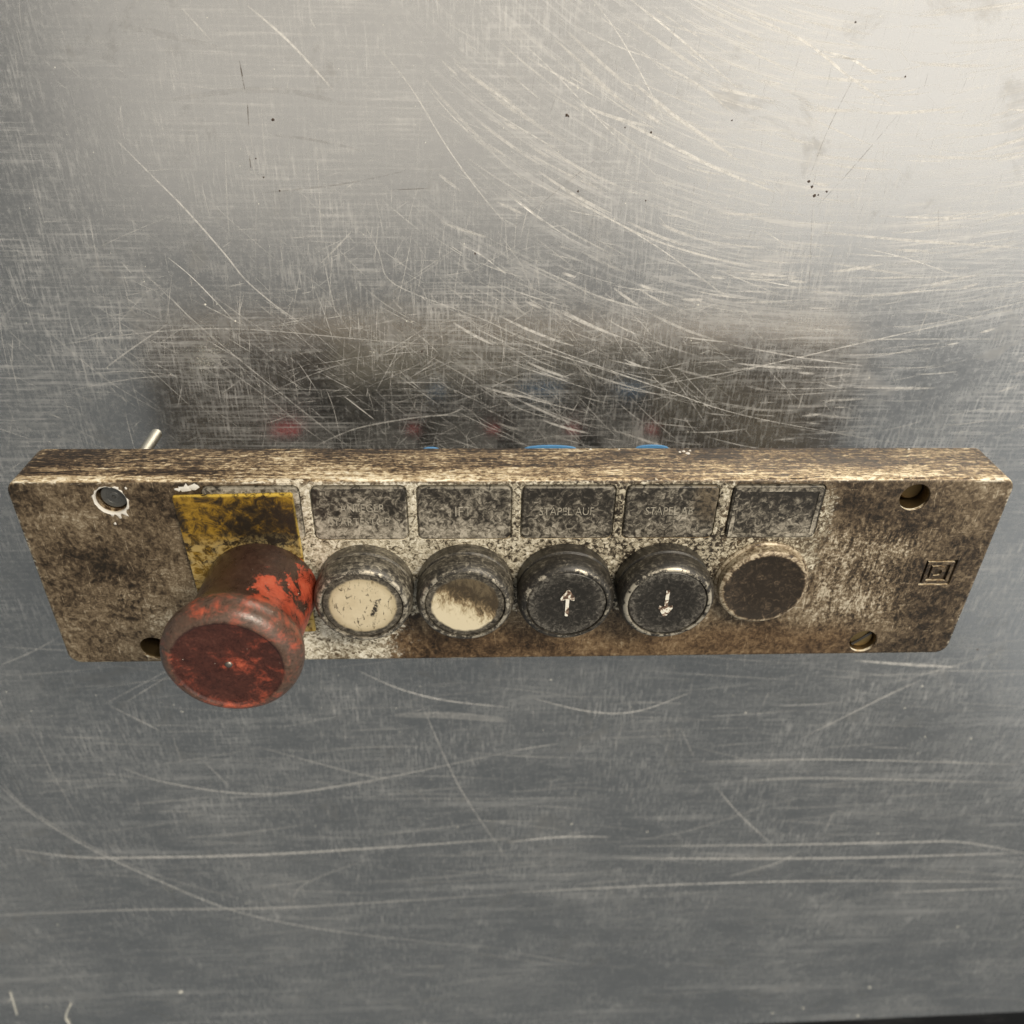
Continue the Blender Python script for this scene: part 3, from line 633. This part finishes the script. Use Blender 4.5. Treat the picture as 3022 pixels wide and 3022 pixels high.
# ---------------- contact blocks under the panel, standing on the table
zt = T - PD
for i, x in enumerate([MX, *BX]):
    cb = link("contact_block", slab(x - 11.5, x + 11.5, 14, 43.5, 0.0, zt - 12, 1.0, .6), M['black'], panel, 40)
    link("mounting_collar", slab(x - 12.5, x + 12.5, 10, 50, zt - 12, zt, 2.0, .6), M['black'], cb, 40)
    if i:
        link("red_terminal", slab(x + 7.5, x + 12.0, 41, 44.3, 12, 16.5, .8, .5), M['redp'], cb, 40)
    else:
        link("red_terminal", slab(x - 12, x - 2, 30, 44.5, 10, 18, .8, .5), M['redp'], cb, 40)
for x, wd, y1 in ((-28.5, 5.0, 57.2), (11.3, 14.0, 57.9), (45.6, 9.0, 58.0)):
    V = []
    n = 12; pts = [(x + wd * .62 * math.cos(math.pi * k / n), y1 - 1.3 + 1.3 * math.sin(math.pi * k / n)) for k in range(n + 1)] + [(x - wd * .5, y1 - 3), (x + wd * .5, y1 - 3)]
    link("blue_latch", poly_prism(pts, T - 40.9, T - 40), M['blue'], panel, 30)

# crumbs stuck on the upper side
for i, (x, zz, r) in enumerate([(49.6, T - 16.6, .55), (50.6, T - 15.4, .75), (48.3, T - 16.1, .45), (51.6, T - 16.9, .4), (21.3, T - 17.9, .45), (30, T - 17.8, .3), (120, T - 17.6, .4)]):
    n = 8; V = [(x, 69.45, zz)] + [(x + r * (1 + .5 * mnoise.noise(Vector((k * .9, i, 0)))) * math.cos(k * math.pi / 4), 69.0, zz + r * (1 + .5 * mnoise.noise(Vector((k * .7, i, 5)))) * math.sin(k * math.pi / 4)) for k in range(8)]
    link("crumb", mesh_of(V, [(0, 1 + k, 1 + (k + 1) % 8) for k in range(8)]), M['white'], panel, 60)

# ------------------------------------------------------------------ loose screw hanging in the first hole
x, y = HOLES[0]; x += .45; y += .35
scw = empty("machine_screw", (x, y, 24), "zinc machine screw hanging through the paint-splashed hole, threaded end sticking out behind", "screw")
def screw_part(name, prof, mat, n=32):
    o = link(name, lathe(x, y, prof, n), mat, None, 40); o.data.transform(Matrix.Translation((-x * MM, -y * MM, -24 * MM))); o.parent = scw; return o
screw_part("screw_head", [(1.6, -5.2), (3.75, -5.1), (3.8, -1.9), (3.6, -1.6), (3.2, -1.5), (2.2, -1.45), (2.1, -1.6), (1.5, -1.6), (1.4, -1.45), (.6, -1.4), (.45, -2.0), (0, -2.05)], M['screw'])
thr = [(0, -40), (1.25, -40), (1.45, -39.7)]; zz = -39.6
while zz < -6.6:
    thr += [(1.75, zz + .18), (1.75, zz + .26), (1.42, zz + .46), (1.42, zz + .52)]; zz += .6
screw_part("threaded_shank", thr + [(1.5, -6.4), (0, -6.4)], M['zinc'], 28)

# ------------------------------------------------------------------ lint and dust on the table
def tube(pts, r):
    V, F = [], []; m = 6
    for i, (a, b, c) in enumerate(pts):
        p0, p1 = pts[max(0, i - 1)], pts[min(len(pts) - 1, i + 1)]; d = Vector((p1[0] - p0[0], p1[1] - p0[1], 0)).normalized(); s_ = Vector((-d.y, d.x, 0))
        for k in range(m):
            q = 2 * math.pi * k / m; V.append((a + s_.x * r * math.cos(q), b + s_.y * r * math.cos(q), c + r * math.sin(q)))
    for i in range(len(pts) - 1):
        for k in range(m): F.append((i * m + k, i * m + (k + 1) % m, (i + 1) * m + (k + 1) % m, (i + 1) * m + k))
    F += [tuple(range(m))[::-1], tuple(range(len(V) - m, len(V)))]
    return mesh_of(V, F)
def px_poly(p): return [on_table(a, b, .3) for a, b in p]
for lab, p, r in (("straight white lint fibre near the table's far edge, leftmost of two", [(30, 2930), (38, 2955), (50, 2995)], .30), ("curled white lint fibre near the table's far edge, right of the straight one", [(208, 2965), (198, 2985), (194, 3005), (203, 3018), (208, 3035)], .45)):
    tag(link("lint_fibre", tube([(a, b, r) for a, b in catmull(px_poly(p), 5)], r), M['lint'], None, 80), lab, "lint", "lint on the table")
def specks(name, pts, mat, lab):
    V, F = [], []
    for px, py, r in pts:
        cx, cy = on_table(px, py, 0); b = len(V); a0 = random.uniform(0, 6); n = 6
        V.append((cx, cy, r * .7)); V += [(cx + r * (1 + random.uniform(-.4, .4)) * math.cos(a0 + k * math.pi / 3), cy + r * (1 + random.uniform(-.4, .4)) * math.sin(a0 + k * math.pi / 3), .001) for k in range(n)]
        F += [(b, b + 1 + k, b + 1 + (k + 1) % n) for k in range(n)]
    return tag(link(name, mesh_of(V, F), mat, None, 80), lab, "dust", None, 'stuff')
random.seed(5)
wp = [(605, 898, .35), (695, 948, .3), (640, 898, .2), (1103, 1040, .25), (1200, 948, .2), (1215, 950, .2), (317, 1086, .2), (875, 1140, .12), (170, 2730, .5), (30, 2660 + 290, .4), (25, 2957, .4), (137, 2942, .4), (136, 2972, .4), (533, 2928, 1.2), (535, 1400 + 700, .3),
      (1626, 2006, .4), (2200, 2103, .45), (2670, 2090, .4), (2730, 2175, .4), (2866, 2180, .45), (2826, 2735, .6), (2567, 2914, .8), (2532, 2998, .8), (2590, 2460, .5), (1910, 2455, .5), (1687, 2432, .5), (2722, 2025, .4), (2370, 2975, .7), (2280, 2990, .7), (1350, 2440, .4), (540, 2100, .35),
      (2060, 900, .3), (2040, 1005, .2), (2030, 1275, .25), (1370, 720, .25), (1705, 260, .2), (1845, 600, .25), (2390, 755, .2), (2565, 1115, .2)]
wp += [(random.uniform(0, 3022), random.uniform(0, 1320), random.uniform(.06, .16)) for _ in range(150)] + [(random.uniform(0, 3022), random.uniform(1980, 3000), random.uniform(.1, .3)) for _ in range(110)]
specks("dust_specks", wp, M['lint'], "pale dust specks scattered over the steel table")
bp = [(1672, 341, .5), (1678, 343, .3), (1706, 565, .4), (1921, 391, .4), (2387, 535, .5), (2396, 552, .45), (2404, 578, .5), (2440, 565, .35), (2415, 575, .3), (2525, 66, .3), (2672, 226, .3), (1402, 748, .35), (1245, 1038, .35), (806, 354, .45), (778, 523, .3), (825, 563, .3), (755, 468, .25), (2885, 1917, .5), (1906, 592, .25), (1845, 376, .25), (2160, 355, .25)]
specks("dark_crumbs", bp, M['crumb'], "small brown crumbs on the steel table near the panel's upper side")
